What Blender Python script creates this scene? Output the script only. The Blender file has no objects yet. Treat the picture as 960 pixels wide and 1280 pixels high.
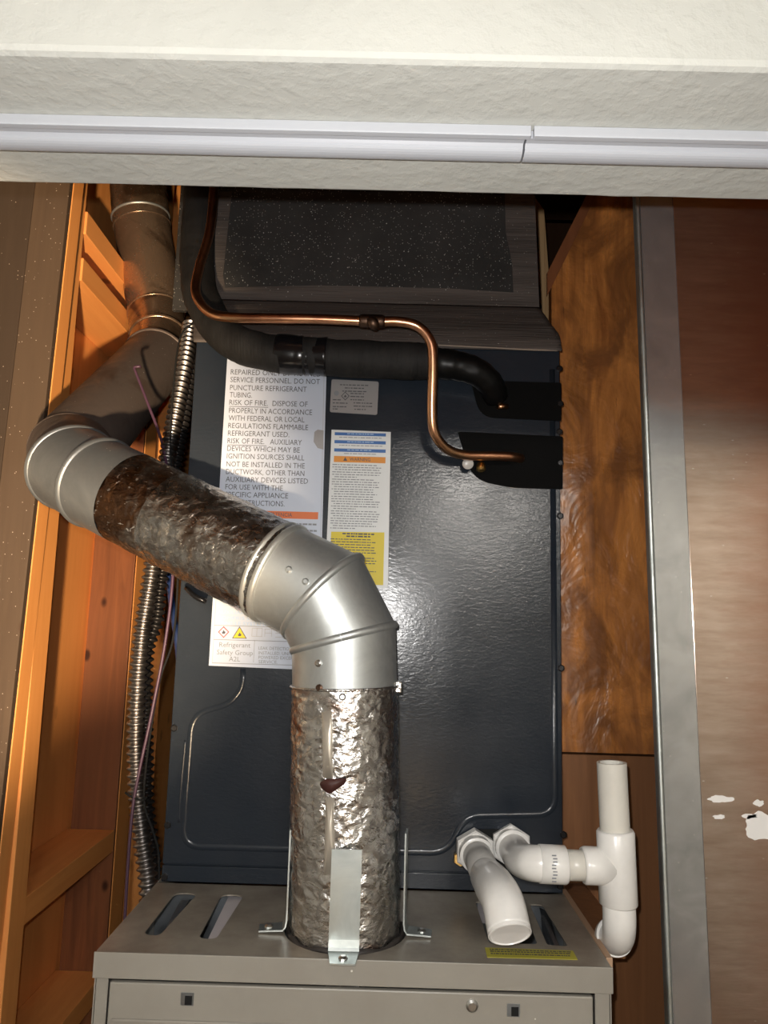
import bpy, bmesh, math, random
from mathutils import Vector, Matrix, noise
random.seed(7)
S = bpy.context.scene
C = S.collection
# ------------------------------------------------------------------ camera
CZ = 1.72                      # lens height above the floor
YAW, PITCH, ROLL, FPX = -0.0069, 0.1455, 0.0276, 952.0
fw = Vector((math.sin(YAW)*math.cos(PITCH), math.cos(YAW)*math.cos(PITCH), math.sin(PITCH)))
r0 = Vector((math.cos(YAW), -math.sin(YAW), 0)); u0 = r0.cross(fw)
RT = r0*math.cos(ROLL) + u0*math.sin(ROLL)
UP = -r0*math.sin(ROLL) + u0*math.cos(ROLL)
CAM = Vector((0, 0, CZ))
cd = bpy.data.cameras.new('camera'); cam = bpy.data.objects.new('camera', cd); C.objects.link(cam)
cd.sensor_fit = 'VERTICAL'; cd.sensor_height = 32; cd.lens = 32*FPX/1280
cd.clip_start = 0.01
m = Matrix((RT, UP, -fw)).transposed().to_4x4(); m.translation = CAM
cam.matrix_world = m
S.camera = cam

def ray(px, py): return fw + RT*((px-480)/FPX) + UP*((640-py)/FPX)
def at(px, py, Y):                       # point of the place seen at a pixel, at depth Y
    d = ray(px, py); return CAM + d*(Y/d.y)
def atz(px, py, z):                      # same, on a horizontal plane
    d = ray(px, py); return CAM + d*((z-CZ)/d.z)
def atx(px, py, x):
    d = ray(px, py); return CAM + d*(x/d.x)

# ------------------------------------------------------------------ world, light, exposure
w = bpy.data.worlds.new('world'); S.world = w; w.use_nodes = True
w.node_tree.nodes['Background'].inputs[0].default_value = (.9, .95, 1, 1)
w.node_tree.nodes['Background'].inputs[1].default_value = 0.0
S.view_settings.view_transform = 'Standard'; S.view_settings.look = 'None'
S.view_settings.exposure = 0.0; S.view_settings.gamma = 1.0
def lamp(name, kind, loc, energy, col, size):
    l = bpy.data.lights.new(name, kind); l.energy = energy; l.color = col
    if kind == 'POINT': l.shadow_soft_size = size
    o = bpy.data.objects.new(name, l); C.objects.link(o); o.location = loc; return o
lamp('phone_flash', 'POINT', CAM + Vector((-.012, .0, .020)), 12.6, (1, .975, .95), .004)
HEADS = ((.05, (-.70, 1.2, 2.0), 235, 36), )   # heads of the added, unseen work lamp: x, aim, watts, cone
ROOM_LIGHT = 230.0               # emission strength of the two glass domes on the room ceiling

# ------------------------------------------------------------------ materials
def nd(nt, t, **k):
    n = nt.nodes.new(t)
    for a, b in k.items():
        if a in ('operation', 'blend_type', 'data_type', 'feature', 'distance', 'noise_dimensions', 'musgrave_type', 'wave_type', 'bands_direction', 'use_clamp'):
            setattr(n, a, b)
    return n
def mat(name, col, rough=.5, metal=0, spec=.5, coat=0):
    M = bpy.data.materials.new(name); M.use_nodes = True
    b = M.node_tree.nodes['Principled BSDF']
    b.inputs['Base Color'].default_value = (*col, 1); b.inputs['Roughness'].default_value = rough
    b.inputs['Metallic'].default_value = metal; b.inputs['Specular IOR Level'].default_value = spec
    b.inputs['Coat Weight'].default_value = coat
    return M
def coords(nt, scale=(1, 1, 1), kind='Object'):
    tc = nd(nt, 'ShaderNodeTexCoord'); mp = nd(nt, 'ShaderNodeMapping'); mp.inputs['Scale'].default_value = scale
    nt.links.new(tc.outputs[kind], mp.inputs[0]); return mp.outputs[0]
def noise_n(nt, vec, scale, detail=3, rough=.5, dist=0):
    n = nd(nt, 'ShaderNodeTexNoise'); n.inputs['Scale'].default_value = scale; n.inputs['Detail'].default_value = detail
    n.inputs['Roughness'].default_value = rough; n.inputs['Distortion'].default_value = dist
    nt.links.new(vec, n.inputs['Vector']); return n.outputs['Fac']
def ramp(nt, fac, stops):
    r = nd(nt, 'ShaderNodeValToRGB'); e = r.color_ramp.elements
    while len(e) < len(stops): e.new(.5)
    for i, (p, c) in enumerate(stops):
        e[i].position = p; e[i].color = (c, c, c, 1) if isinstance(c, (int, float)) else (*c, 1)
    nt.links.new(fac, r.inputs[0]); return r.outputs[0]
def mixc(nt, fac, a, b, mode='MIX'):
    m = nd(nt, 'ShaderNodeMix', data_type='RGBA', blend_type=mode)
    for s, v in ((m.inputs[0], fac), (m.inputs[6], a), (m.inputs[7], b)):
        if isinstance(v, bpy.types.NodeSocket): nt.links.new(v, s)
        elif isinstance(v, (int, float)): s.default_value = v
        else: s.default_value = (*v, 1)
    return m.outputs[2]
def bump(M, h, strength=.3, dist=.001):
    nt = M.node_tree; b = nd(nt, 'ShaderNodeBump'); b.inputs['Strength'].default_value = strength
    b.inputs['Distance'].default_value = dist; nt.links.new(h, b.inputs['Height'])
    p = nt.nodes['Principled BSDF']
    if p.inputs['Normal'].links: nt.links.new(p.inputs['Normal'].links[0].from_socket, b.inputs['Normal'])
    nt.links.new(b.outputs[0], p.inputs['Normal'])
def setc(M, sock): M.node_tree.links.new(sock, M.node_tree.nodes['Principled BSDF'].inputs['Base Color'])
def setr(M, sock): M.node_tree.links.new(sock, M.node_tree.nodes['Principled BSDF'].inputs['Roughness'])
def speck(nt, vec, scale, lo=.07, dens=.5):     # scattered small dust flecks: mask 0..1
    v = nd(nt, 'ShaderNodeTexVoronoi'); v.inputs['Scale'].default_value = scale
    nt.links.new(vec, v.inputs['Vector'])
    a = ramp(nt, v.outputs['Distance'], [(0, 1.0), (lo, 1.0), (lo*1.5, 0.0)])
    g = nd(nt, 'ShaderNodeSeparateColor'); nt.links.new(v.outputs['Color'], g.inputs[0])
    t = nd(nt, 'ShaderNodeMath', operation='GREATER_THAN'); nt.links.new(g.outputs[0], t.inputs[0]); t.inputs[1].default_value = 1-dens
    m = nd(nt, 'ShaderNodeMath', operation='MULTIPLY'); nt.links.new(a, m.inputs[0]); nt.links.new(t.outputs[0], m.inputs[1])
    return m.outputs[0]

def m_drywall(name, col):
    M = mat(name, col, .75, spec=.3); nt = M.node_tree; v = coords(nt, kind='Object')
    bump(M, ramp(nt, noise_n(nt, v, 110, 4, .55), [(.42, 0.), (.66, 1.)]), .32, .0010)
    bump(M, noise_n(nt, v, 900, 2), .15, .0004)
    setc(M, mixc(nt, ramp(nt, noise_n(nt, v, 14, 4), [(.35, 0.), (.7, 1.)]), col, tuple(c*.93 for c in col)))
    return M
def m_wood(name, a, b, c, rough=.6, axis='z', knots=.8, spk=0.0, dark=(.05, .02, .01)):
    M = mat(name, a, rough, spec=.25); nt = M.node_tree
    sc = {'z': (26, 26, 1.6), 'y': (26, 1.6, 26), 'x': (1.6, 26, 26)}[axis]
    v = coords(nt, sc); g = noise_n(nt, v, 2.2, 6, .6, .8)
    col = mixc(nt, ramp(nt, g, [(.3, 0.), (.7, 1.)]), a, b)
    big = noise_n(nt, coords(nt, {'z': (6, 6, 1.2), 'y': (6, 1.2, 6), 'x': (1.2, 6, 6)}[axis]), 1.5, 3)
    col = mixc(nt, ramp(nt, big, [(.35, 0.), (.7, 1.)]), col, c)
    kn = nd(nt, 'ShaderNodeTexVoronoi'); kn.inputs['Scale'].default_value = 9
    nt.links.new(coords(nt, {'z': (1.5, 1.5, .9), 'y': (1.5, .9, 1.5), 'x': (.9, 1.5, 1.5)}[axis]), kn.inputs['Vector'])
    col = mixc(nt, ramp(nt, kn.outputs['Distance'], [(0, knots), (.07, knots*.9), (.12, 0.)]), col, dark)
    if spk: col = mixc(nt, speck(nt, coords(nt), 150, .075, spk), col, (.5, .42, .35))
    setc(M, col); bump(M, g, .25, .0008); return M
def m_galv(name, col, rough, spk=0., stain=None, bmp=.25):
    M = mat(name, col, rough, 1.0); nt = M.node_tree; v = coords(nt)
    n = noise_n(nt, v, 22, 5, .6, .6)
    c2 = mixc(nt, ramp(nt, n, [(.35, 0.), (.7, 1.)]), col, tuple(x*.72 for x in col))
    if stain: c2 = mixc(nt, ramp(nt, noise_n(nt, v, stain[0], 5, .65, 1.0), [(stain[1], 0.), (stain[1]+.12, 1.)]), c2, stain[2])
    if spk:
        s = speck(nt, v, 190, .08, spk); c2 = mixc(nt, s, c2, (.9, .88, .85))
    setc(M, c2); setr(M, ramp(nt, n, [(.3, rough*.8), (.75, min(1, rough*1.45))]))
    bump(M, noise_n(nt, v, 60, 3), bmp, .0006); return M

M = {}
M['wall'] = m_drywall('header_paint', (.535, .54, .50))
M['soffit'] = M['wall']
M['ceil'] = m_drywall('ceiling_paint', (.78, .77, .73))
M['roomwall'] = m_drywall('room_wall_paint', (.62, .59, .53))
M['floor'] = m_wood('floor_board', (.22, .14, .08), (.16, .10, .06), (.2, .13, .08), .4, 'y')
M['track'] = mat('track_enamel', (.50, .52, .56), .35, 0, .5)
M['brown'] = m_wood('old_brown_plank', (.105, .070, .045), (.066, .042, .028), (.088, .060, .040), .7, 'z', .9, .7)
M['darkbrown'] = m_wood('dark_plank', (.062, .043, .030), (.045, .03, .02), (.052, .036, .026), .75, 'z', .3, .2)
M['stud'] = m_wood('fir_stud', (0.92, 0.4, 0.12), (0.8, 0.32, 0.085), (0.86, 0.36, 0.1), .55, 'z', .35)
M['studh'] = m_wood('fir_blocking', (0.92, 0.4, 0.12), (0.78, 0.3, 0.08), (0.84, 0.35, 0.1), .55, 'y', .6)
M['rafter'] = m_wood('header_lumber', (.95, .45, .16), (.82, .36, .11), (.9, .40, .13), .6, 'x', .5)
M['sheath'] = m_wood('sheathing', (0.92, 0.4, 0.12), (0.78, 0.31, 0.085), (0.85, 0.35, 0.1), .6, 'z', .25)
M['knotty'] = m_wood('knotty_plank', (.28, .10, .038), (.13, .045, .02), (.20, .075, .03), .5, 'z', 1.0, 0, (.03, .008, .004))
M['back'] = m_wood('back_board', (.10, .05, .025), (.07, .03, .015), (.08, .04, .02), .8, 'z', .3)
M['knotpale'] = mat('bare_wood_edge', (.42, .27, .17), .6)
M['tan'] = m_wood('pale_lumber', (.95, .62, .32), (.88, .54, .26), (.92, .6, .3), .6, 'z', .1)

def panel_mat():
    P = mat('coil_cabinet_enamel', (.030, .038, .050), .32, 0, .36); nt = P.node_tree; v = coords(nt)
    setc(P, mixc(nt, ramp(nt, noise_n(nt, v, 9, 4), [(.35, 0.), (.7, 1.)]), (.015, .021, .030), (.021, .026, .034)))
    bump(P, noise_n(nt, coords(nt, (1, 1, 2.4)), 120, 3, .5, .8), .16, .0012)
    bump(P, noise_n(nt, v, 420, 2), .12, .0004)
    setr(P, ramp(nt, noise_n(nt, v, 16, 3), [(.3, .17), (.7, .26)])); return P
M['coil'] = panel_mat()
def duct_mat(name, base, spk, streak):
    P = mat(name, base, .7, 0, .3); nt = P.node_tree; v = coords(nt)
    c = mixc(nt, ramp(nt, noise_n(nt, coords(nt, streak), 12, 4), [(.3, 0.), (.75, 1.)]), base, tuple(x*1.9 for x in base))
    if spk:
        c = mixc(nt, speck(nt, v, 150, .075, spk), c, (.62, .60, .56))
        c = mixc(nt, speck(nt, v, 330, .13, spk), c, (.40, .38, .35))
    setc(P, c); bump(P, noise_n(nt, coords(nt, streak), 60, 3), .6, .002); return P
M['plenum'] = duct_mat('plenum_board', (.026, .025, .024), .62, (1, 1, 1))
M['tape'] = duct_mat('black_duct_tape', (.066, .055, .049), .10, (.35, 3, 7))
M['rubber'] = duct_mat('pipe_insulation', (.010, .0095, .009), 0, (5, 1, .6))
M['etape'] = mat('electrical_tape', (.006, .006, .007), .22)
M['etape2'] = mat('dull_tape', (.004, .004, .004), .4, 0, .3)
M['gasket'] = mat('gasket', (.003, .003, .003), .8, 0, .1)
M['black'] = mat('black_hole', (.003, .003, .003), .9)
M['darkmetal'] = mat('black_screw', (.02, .02, .022), .35, .6)
def copper_mat():
    P = mat('copper', (.75, .36, .20), .28, 1); nt = P.node_tree; v = coords(nt)
    c = mixc(nt, ramp(nt, noise_n(nt, v, 16, 4, .6), [(.38, 0.), (.68, 1.)]), (.80, .42, .24), (.42, .20, .12))
    c = mixc(nt, ramp(nt, noise_n(nt, v, 7, 2), [(.5, 0.), (.7, .6)]), c, (.75, .55, .27))
    setc(P, c); bump(P, noise_n(nt, v, 200, 2), .1, .0003); return P
M['copper'] = copper_mat()
M['solder'] = m_galv('sooty_joint', (.16, .10, .07), .4)
M['brass'] = mat('brass', (.7, .45, .16), .3, 1)
M['steel'] = mat('steel', (.62, .62, .60), .3, 1)
def pvc_mat(name, col, r):
    P = mat(name, col, r, 0, .5, .15); nt = P.node_tree
    setc(P, mixc(nt, ramp(nt, noise_n(nt, coords(nt), 28, 4, .6), [(.4, 0.), (.75, 1.)]), col, tuple(x*.88 for x in col)))
    P.node_tree.nodes['Principled BSDF'].inputs['Subsurface Weight'].default_value = .0; return P
M['pvc'] = pvc_mat('pvc_white', (.84, .83, .80), .25)
M['pvcpipe'] = pvc_mat('pvc_pipe', (.68, .66, .60), .3)
M['pvcgrey'] = pvc_mat('pvc_pipe_grey', (.44, .43, .41), .28)
def furn_mat():
    P = mat('furnace_enamel', (.34, .31, .26), .42, 0, .5); nt = P.node_tree; v = coords(nt)
    c = mixc(nt, ramp(nt, noise_n(nt, v, 12, 5, .6), [(.4, 0.), (.7, 1.)]), (.30, .282, .245), (.27, .25, .215))
    c = mixc(nt, speck(nt, v, 70, .05, .10), c, (.7, .68, .62))
    setc(P, c); bump(P, noise_n(nt, v, 500, 2), .1, .0003); return P
M['furn'] = furn_mat()
def deck_mat():
    P = mat('furnace_deck_enamel', (.20, .18, .155), .38, .25, .5); nt = P.node_tree; v = coords(nt)
    c = mixc(nt, ramp(nt, noise_n(nt, v, 16, 6, .65), [(.36, 0.), (.66, 1.)]), (.33, .30, .25), (.20, .175, .145))
    setc(P, c); return P
M['deck'] = deck_mat()
M['lilac'] = mat('inner_tray', (.60, .57, .60), .35, .2)
M['inner'] = m_galv('inner_baffle', (.42, .46, .50), .35)
M['galv'] = m_galv('galvanized_elbow', (.66, .69, .68), .40, .0, None, .12)
M['galv'].node_tree.nodes['Principled BSDF'].inputs['Metallic'].default_value = .8
M['galvdark'] = m_galv('dull_galvanized_elbow', (.25, .27, .29), .42, .10, None, .2)
M['fluedull'] = m_galv('dirty_flue', (.17, .135, .118), .55, .15, (9, .52, (.10, .07, .055)), .15)
M['fluetop'] = m_galv('upper_flue', (.46, .32, .22), .26, .8, (7, .48, (.15, .095, .06)), .1)
for k_, v_ in (('fluedull', .45), ('fluetop', .82), ('galvdark', .75)): M[k_].node_tree.nodes['Principled BSDF'].inputs['Metallic'].default_value = v_
M['strap'] = m_galv('galvanized_strap', (.62, .67, .66), .42, 0, None, .1)
def foil_mat(name, a, b, stain, th, rough):
    P = mat(name, a, rough, 1); nt = P.node_tree; v = coords(nt)
    n = noise_n(nt, v, 60, 5, .65, 1.2)
    c = mixc(nt, ramp(nt, n, [(.38, 0.), (.62, 1.)]), a, b)
    c = mixc(nt, ramp(nt, noise_n(nt, v, 10, 4, .6, .8), [(th, 0.), (th+.10, .9)]), c, stain)
    c = mixc(nt, ramp(nt, noise_n(nt, coords(nt, (1, 1, 1.6)), 120, 3, .6, .6), [(.63, 0.), (.69, .8)]), c, (.95, .94, .92))
    setc(P, c); bump(P, noise_n(nt, coords(nt, (1, 1, 1.5)), 62, 4, .55, 1.5), .5, .004)
    vv = nd(nt, 'ShaderNodeTexVoronoi'); vv.inputs['Scale'].default_value = 150
    nt.links.new(coords(nt, (1, 1, .8)), vv.inputs['Vector']); bump(P, vv.outputs['Distance'], .3, .002)
    setr(P, ramp(nt, n, [(.3, rough*.8), (.75, rough*1.5)])); return P
M['foil'] = foil_mat('crinkled_foil', (.80, .80, .79), (.50, .48, .46), (.46, .25, .16), .57, .24)
M['foildark'] = foil_mat('sooty_foil', (.56, .56, .55), (.24, .23, .22), (.14, .085, .055), .58, .26)
M['foilrust'] = foil_mat('rusty_foil', (.34, .32, .30), (.10, .08, .07), (.10, .045, .018), .48, .34)
M['bareseam'] = mat('pale_seam_paint', (.55, .50, .42), .4, .5)
def duct_side():
    P = mat('side_panel_plywood', (.62, .3, .1), .34, 0, .5); nt = P.node_tree; v = coords(nt)
    g = noise_n(nt, coords(nt, (10, 10, 1.3)), 3.2, 6, .62, 1.4)
    c = mixc(nt, ramp(nt, g, [(.30, 0.), (.68, 1.)]), (.68, .27, .07), (.24, .08, .02))
    c = mixc(nt, ramp(nt, noise_n(nt, coords(nt, (3, 3, 1.8)), 4.5, 5, .65, 1.0), [(.42, 0.), (.60, .9)]), c, (.20, .075, .024))
    c = mixc(nt, ramp(nt, noise_n(nt, coords(nt, (9, 9, 1)), 9, 5, .7, 2.0), [(.66, 0.), (.72, .85)]), c, (.10, .04, .015))
    kn = nd(nt, 'ShaderNodeTexVoronoi'); kn.inputs['Scale'].default_value = 6; nt.links.new(coords(nt, (1, 1.3, .8)), kn.inputs['Vector'])
    c = mixc(nt, ramp(nt, kn.outputs['Distance'], [(0, .9), (.05, .8), (.085, 0.)]), c, (.07, .03, .015))
    setc(P, c); setr(P, ramp(nt, g, [(.3, .22), (.7, .42)]))
    bump(P, noise_n(nt, coords(nt, (1, 1.3, .9)), 14, 4, .55, .6), .7, .010); return P
M['ductside'] = duct_side()
def duct_front():
    P = mat('duct_front_metal', (.55, .53, .50), .28, 1); nt = P.node_tree; v = coords(nt)
    n = noise_n(nt, coords(nt, (.5, 1, 3)), 30, 5, .65)
    c = mixc(nt, ramp(nt, n, [(.3, 0.), (.75, 1.)]), (.68, .56, .49), (.46, .35, .28))
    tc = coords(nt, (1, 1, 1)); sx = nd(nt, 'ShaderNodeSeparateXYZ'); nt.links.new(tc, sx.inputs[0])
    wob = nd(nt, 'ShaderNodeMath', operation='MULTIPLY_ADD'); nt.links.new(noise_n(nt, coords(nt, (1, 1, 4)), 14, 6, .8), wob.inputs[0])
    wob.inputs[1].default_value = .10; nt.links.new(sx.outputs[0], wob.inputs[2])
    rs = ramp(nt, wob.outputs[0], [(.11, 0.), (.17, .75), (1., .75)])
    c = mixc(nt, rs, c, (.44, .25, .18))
    c = mixc(nt, speck(nt, coords(nt, (.6, 1, 1.6)), 120, .07, .12), c, (.9, .88, .85))
    P.node_tree.nodes['Principled BSDF'].inputs['Metallic'].default_value = .93
    setc(P, c); setr(P, ramp(nt, n, [(.3, .12), (.7, .20)])); bump(P, n, .12, .0003); return P
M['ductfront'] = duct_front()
M['ductzinc'] = m_galv('dull_zinc_sheet', (.62, .64, .66), .15, .12, None, .05)
M['ductzinc'].node_tree.nodes['Principled BSDF'].inputs['Metallic'].default_value = .8
M['plylow'] = m_wood('dark_plywood', (.27, .12, .05), (.13, .055, .024), (.20, .09, .04), .4, 'z', .95)
M['paper'] = mat('label_paper', (.50, .55, .65), .4)
M['paperw'] = mat('label_paper_white', (.64, .66, .66), .4)
M['papersilver'] = mat('silver_label', (.30, .29, .29), .35, .2)
M['ink'] = mat('ink', (.07, .07, .08), .6)
M['inkgrey'] = mat('grey_ink', (.22, .23, .25), .6)
M['inkpale'] = mat('pale_ink', (.40, .41, .44), .6)
M['orange'] = mat('orange_print', (.66, .15, .03), .5)
M['amber'] = mat('amber_print', (.66, .25, .02), .5)
M['blue'] = mat('blue_print', (.03, .12, .36), .5)
M['bluepale'] = mat('pale_blue_print', (.35, .50, .72), .5)
M['yellow'] = mat('yellow_print', (.66, .52, .01), .5)
M['ylabel'] = mat('yellow_tape', (.42, .38, .05), .5)
M['red'] = mat('red_print', (.7, .06, .05), .5)
M['splat'] = mat('white_paint_splat', (.85, .84, .82), .4)
M['purple'] = mat('purple_wire', (.065, .03, .055), .45)
M['bluew'] = mat('blue_cable', (.01, .025, .09), .4)
M['darkconduit'] = mat('black_conduit', (.03, .028, .028), .35, .7)
M['conduit'] = m_galv('flex_conduit', (.30, .28, .27), .34, 0, None, .1)
M['glass'] = mat('lamp_glass', (.9, .9, .85), .4)
_b = M['glass'].node_tree.nodes['Principled BSDF']; _b.inputs['Emission Color'].default_value = (1, .95, .88, 1); _b.inputs['Emission Strength'].default_value = ROOM_LIGHT

# ------------------------------------------------------------------ object helpers
def tag(o, label=None, cat=None, group=None, kind=None):
    if label: o['label'] = label
    if cat: o['category'] = cat
    if group: o['group'] = group
    if kind: o['kind'] = kind
    return o
def empty(name, loc=(0, 0, 0), **k):
    o = bpy.data.objects.new(name, None); C.objects.link(o); o.location = loc; o.empty_display_size = .05
    return tag(o, **k)
def link(name, me, m, parent=None, smooth=False, label=None):
    me.materials.append(M[m] if isinstance(m, str) else m)
    if smooth:
        for p in me.polygons: p.use_smooth = True
    o = bpy.data.objects.new(name, me); C.objects.link(o)
    if parent:
        o.parent = parent
        p, off = parent, Vector((0, 0, 0))
        while p: off += p.location; p = p.parent
        me.transform(Matrix.Translation(-off))
    if label: o['label'] = label
    return o
def mesh(name, vs, fs, m, parent=None, smooth=False, label=None, fix=True):
    me = bpy.data.meshes.new(name); me.from_pydata([tuple(v) for v in vs], [], fs)
    if fix:
        bm = bmesh.new(); bm.from_mesh(me); bmesh.ops.recalc_face_normals(bm, faces=bm.faces); bm.to_mesh(me); bm.free()
    return link(name, me, m, parent, smooth, label)
HEX = [(0, 1, 2, 3), (7, 6, 5, 4), (0, 4, 5, 1), (1, 5, 6, 2), (2, 6, 7, 3), (3, 7, 4, 0)]
def hexa(name, p, m, parent=None, bev=0, label=None):     # 4 bottom corners, 4 top corners
    me = bpy.data.meshes.new(name); me.from_pydata([tuple(v) for v in p], [], HEX)
    bm = bmesh.new(); bm.from_mesh(me); bmesh.ops.recalc_face_normals(bm, faces=bm.faces)
    if bev: bmesh.ops.bevel(bm, geom=bm.edges[:], offset=bev, segments=2, affect='EDGES', profile=.5)
    bm.to_mesh(me); bm.free(); return link(name, me, m, parent, bool(bev) and False, label)
def box(name, a, b, m, parent=None, bev=0, label=None):
    (x0, y0, z0), (x1, y1, z1) = a, b
    return hexa(name, [(x0, y0, z0), (x1, y0, z0), (x1, y1, z0), (x0, y1, z0), (x0, y0, z1), (x1, y0, z1), (x1, y1, z1), (x0, y1, z1)], m, parent, bev, label)
def frames(pts):
    n = len(pts); T = []
    for i in range(n):
        a = pts[max(0, i-1)]; b = pts[min(n-1, i+1)]; T.append((b-a).normalized())
    up = Vector((0, 0, 1)) if abs(T[0].z) < .9 else Vector((0, 1, 0))
    u = (up - T[0]*up.dot(T[0])).normalized(); U = [u]
    for i in range(1, n):
        u = U[-1] - T[i]*U[-1].dot(T[i]); U.append(u.normalized())
    return T, U
def smoothpath(ctrl, step=.004):          # Catmull-Rom through the control points
    P = [Vector(c) for c in ctrl]; P = [P[0]*2-P[1]] + P + [P[-1]*2-P[-2]]; out = []
    for i in range(1, len(P)-2):
        p0, p1, p2, p3 = P[i-1:i+3]; n = max(2, int((p2-p1).length/step))
        for k in range(n):
            t = k/n
            out.append(.5*((2*p1)+(p2-p0)*t+(2*p0-5*p1+4*p2-p3)*t*t+(3*p1-p0-3*p2+p3)*t**3))
    out.append(P[-2].copy()); return out
def sweep(name, pts, rad, m, parent=None, seg=20, disp=None, cap=True, label=None, hollow=0):
    pts = [Vector(p) for p in pts]; T, U = frames(pts); n = len(pts); vs = []; s = 0
    for i in range(n):
        if i: s += (pts[i]-pts[i-1]).length
        V = T[i].cross(U[i]); r = rad(i/(n-1), s) if callable(rad) else rad
        for k in range(seg):
            a = 2*math.pi*k/seg; rr = r
            d = U[i]*math.cos(a)+V*math.sin(a)
            if disp: rr += disp(pts[i]+d*r, s, a)
            vs.append(pts[i]+d*rr)
    fs = [(i*seg+k, i*seg+(k+1) % seg, (i+1)*seg+(k+1) % seg, (i+1)*seg+k) for i in range(n-1) for k in range(seg)]
    nb = len(fs)
    if cap:
        fs.append(tuple(range(seg))[::-1]); fs.append(tuple((n-1)*seg+k for k in range(seg)))
    me = bpy.data.meshes.new(name); me.from_pydata([tuple(v) for v in vs], [], fs)
    bm = bmesh.new(); bm.from_mesh(me); bmesh.ops.recalc_face_normals(bm, faces=bm.faces); bm.to_mesh(me); bm.free()
    o = link(name, me, m, parent, True, label)
    if cap:
        for p in me.polygons:
            if len(p.vertices) > 4: p.use_smooth = False
    return o
def lathe(name, origin, axis, prof, m, parent=None, seg=32, label=None, sm=True):   # prof: (distance along axis, radius)
    o, ax = Vector(origin), Vector(axis).normalized()
    up = Vector((0, 0, 1)) if abs(ax.z) < .9 else Vector((1, 0, 0)); u = (up-ax*up.dot(ax)).normalized(); v = ax.cross(u)
    vs = [o+ax*d+(u*math.cos(2*math.pi*k/seg)+v*math.sin(2*math.pi*k/seg))*r for d, r in prof for k in range(seg)]
    n = len(prof)
    fs = [(i*seg+k, i*seg+(k+1) % seg, (i+1)*seg+(k+1) % seg, (i+1)*seg+k) for i in range(n-1) for k in range(seg)]
    fs += [tuple(range(seg))[::-1], tuple((n-1)*seg+k for k in range(seg))]
    ob = mesh(name, vs, fs, m, parent, sm, label)
    if sm:
        for e in ob.data.edges: pass
        mod = ob.modifiers.new('es', 'EDGE_SPLIT'); mod.split_angle = math.radians(35)
    return ob
def rpoly(p, r, n=4):                      # rounded 2D polygon
    out = []; N = len(p)
    for i in range(N):
        a, b, c = Vector(p[i-1]), Vector(p[i]), Vector(p[(i+1) % N])
        rr = r[i] if isinstance(r, (list, tuple)) else r
        d1 = (a-b); d2 = (c-b); k = min(rr, d1.length*.48, d2.length*.48)
        s, e = b+d1.normalized()*k, b+d2.normalized()*k
        if k < 1e-6: out.append(b); continue
        for j in range(n+1):
            t = j/n; out.append(s*(1-t)**2+b*2*t*(1-t)+e*t*t)
    return out
def slab(name, pts, Y0, Y1, m, parent=None, label=None):      # polygon in the XZ plane given thickness in Y
    n = len(pts); vs = [(p[0], Y0, p[1]) for p in pts]+[(p[0], Y1, p[1]) for p in pts]
    fs = [tuple(range(n)), tuple(range(n, 2*n))[::-1]]+[(i, (i+1) % n, n+(i+1) % n, n+i) for i in range(n)]
    return mesh(name, vs, fs, m, parent, False, label)
def xz(px, py, Y):
    p = at(px, py, Y); return (p.x, p.z)
def sheet_with_holes(name, outer, holes, z0, z1, m, parent):  # horizontal plate with cut-outs
    cu = bpy.data.curves.new(name, 'CURVE'); cu.dimensions = '2D'; cu.fill_mode = 'BOTH'; cu.extrude = (z1-z0)/2
    for loop in [outer]+holes:
        sp = cu.splines.new('POLY'); sp.points.add(len(loop)-1); sp.use_cyclic_u = True
        for i, p in enumerate(loop): sp.points[i].co = (p[0], p[1], 0, 1)
    t = bpy.data.objects.new('tmp', cu); C.objects.link(t)
    dg = bpy.context.evaluated_depsgraph_get(); me = bpy.data.meshes.new_from_object(t.evaluated_get(dg))
    bpy.data.objects.remove(t); me.name = name; me.materials.clear(); me.transform(Matrix.Translation((0, 0, (z0+z1)/2)))
    return link(name, me, m, parent)
def text(s, px, py, wpx, hpx, Y, m, parent, name='lettering', bold=0.0):
    """s written on a plane facing the room; px,py its lower-left corner, wpx wide, cap height hpx (measured in the photo)"""
    cu = bpy.data.curves.new(name, 'FONT'); cu.body = s; cu.size = 1; cu.resolution_u = 2; cu.offset = bold
    t = bpy.data.objects.new('tmp', cu); C.objects.link(t)
    dg = bpy.context.evaluated_depsgraph_get(); me = bpy.data.meshes.new_from_object(t.evaluated_get(dg)); bpy.data.objects.remove(t)
    xs = [v.co.x for v in me.vertices]; ys = [v.co.y for v in me.vertices]
    x0, x1 = min(xs), max(xs)
    P = at(px, py, Y); Q = at(px+wpx, py, Y); H = at(px, py-hpx, Y)
    sx = (Q.x-P.x)/(x1-x0); sz = (H.z-P.z)/.70
    for v in me.vertices:
        x, y = v.co.x, v.co.y
        v.co = (P.x+(x-x0)*sx, Y, P.z+y*sz)
    me.name = name; me.materials.clear(); o = link(name, me, m, parent); return o
def quads(name, rects, Y, m, parent, label=None):             # printed rectangles (pixel boxes) joined as one print
    vs = []; fs = []
    for (a, b, c, d) in rects:
        p = at(a, b, Y); x1 = at(c, b, Y).x; z1 = at(a, d, Y).z; k = len(vs)
        vs += [(p.x, Y, p.z), (x1, Y, p.z), (x1, Y, z1), (p.x, Y, z1)]; fs.append((k, k+3, k+2, k+1))
    return mesh(name, vs, fs, m, parent, label=label, fix=False)
def fine(rows, h=1.3):                                        # illegible rows of print as word-length dashes
    out = []
    for (x0, x1, y) in rows:
        x = x0
        while x < x1-1:
            wd = random.uniform(1.6, 6.5); e = min(x+wd, x1); yy = y+(x-x0)*.027
            out.append((x, yy, e, yy+h)); x = e+random.uniform(.7, 1.3)
    return out

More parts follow.
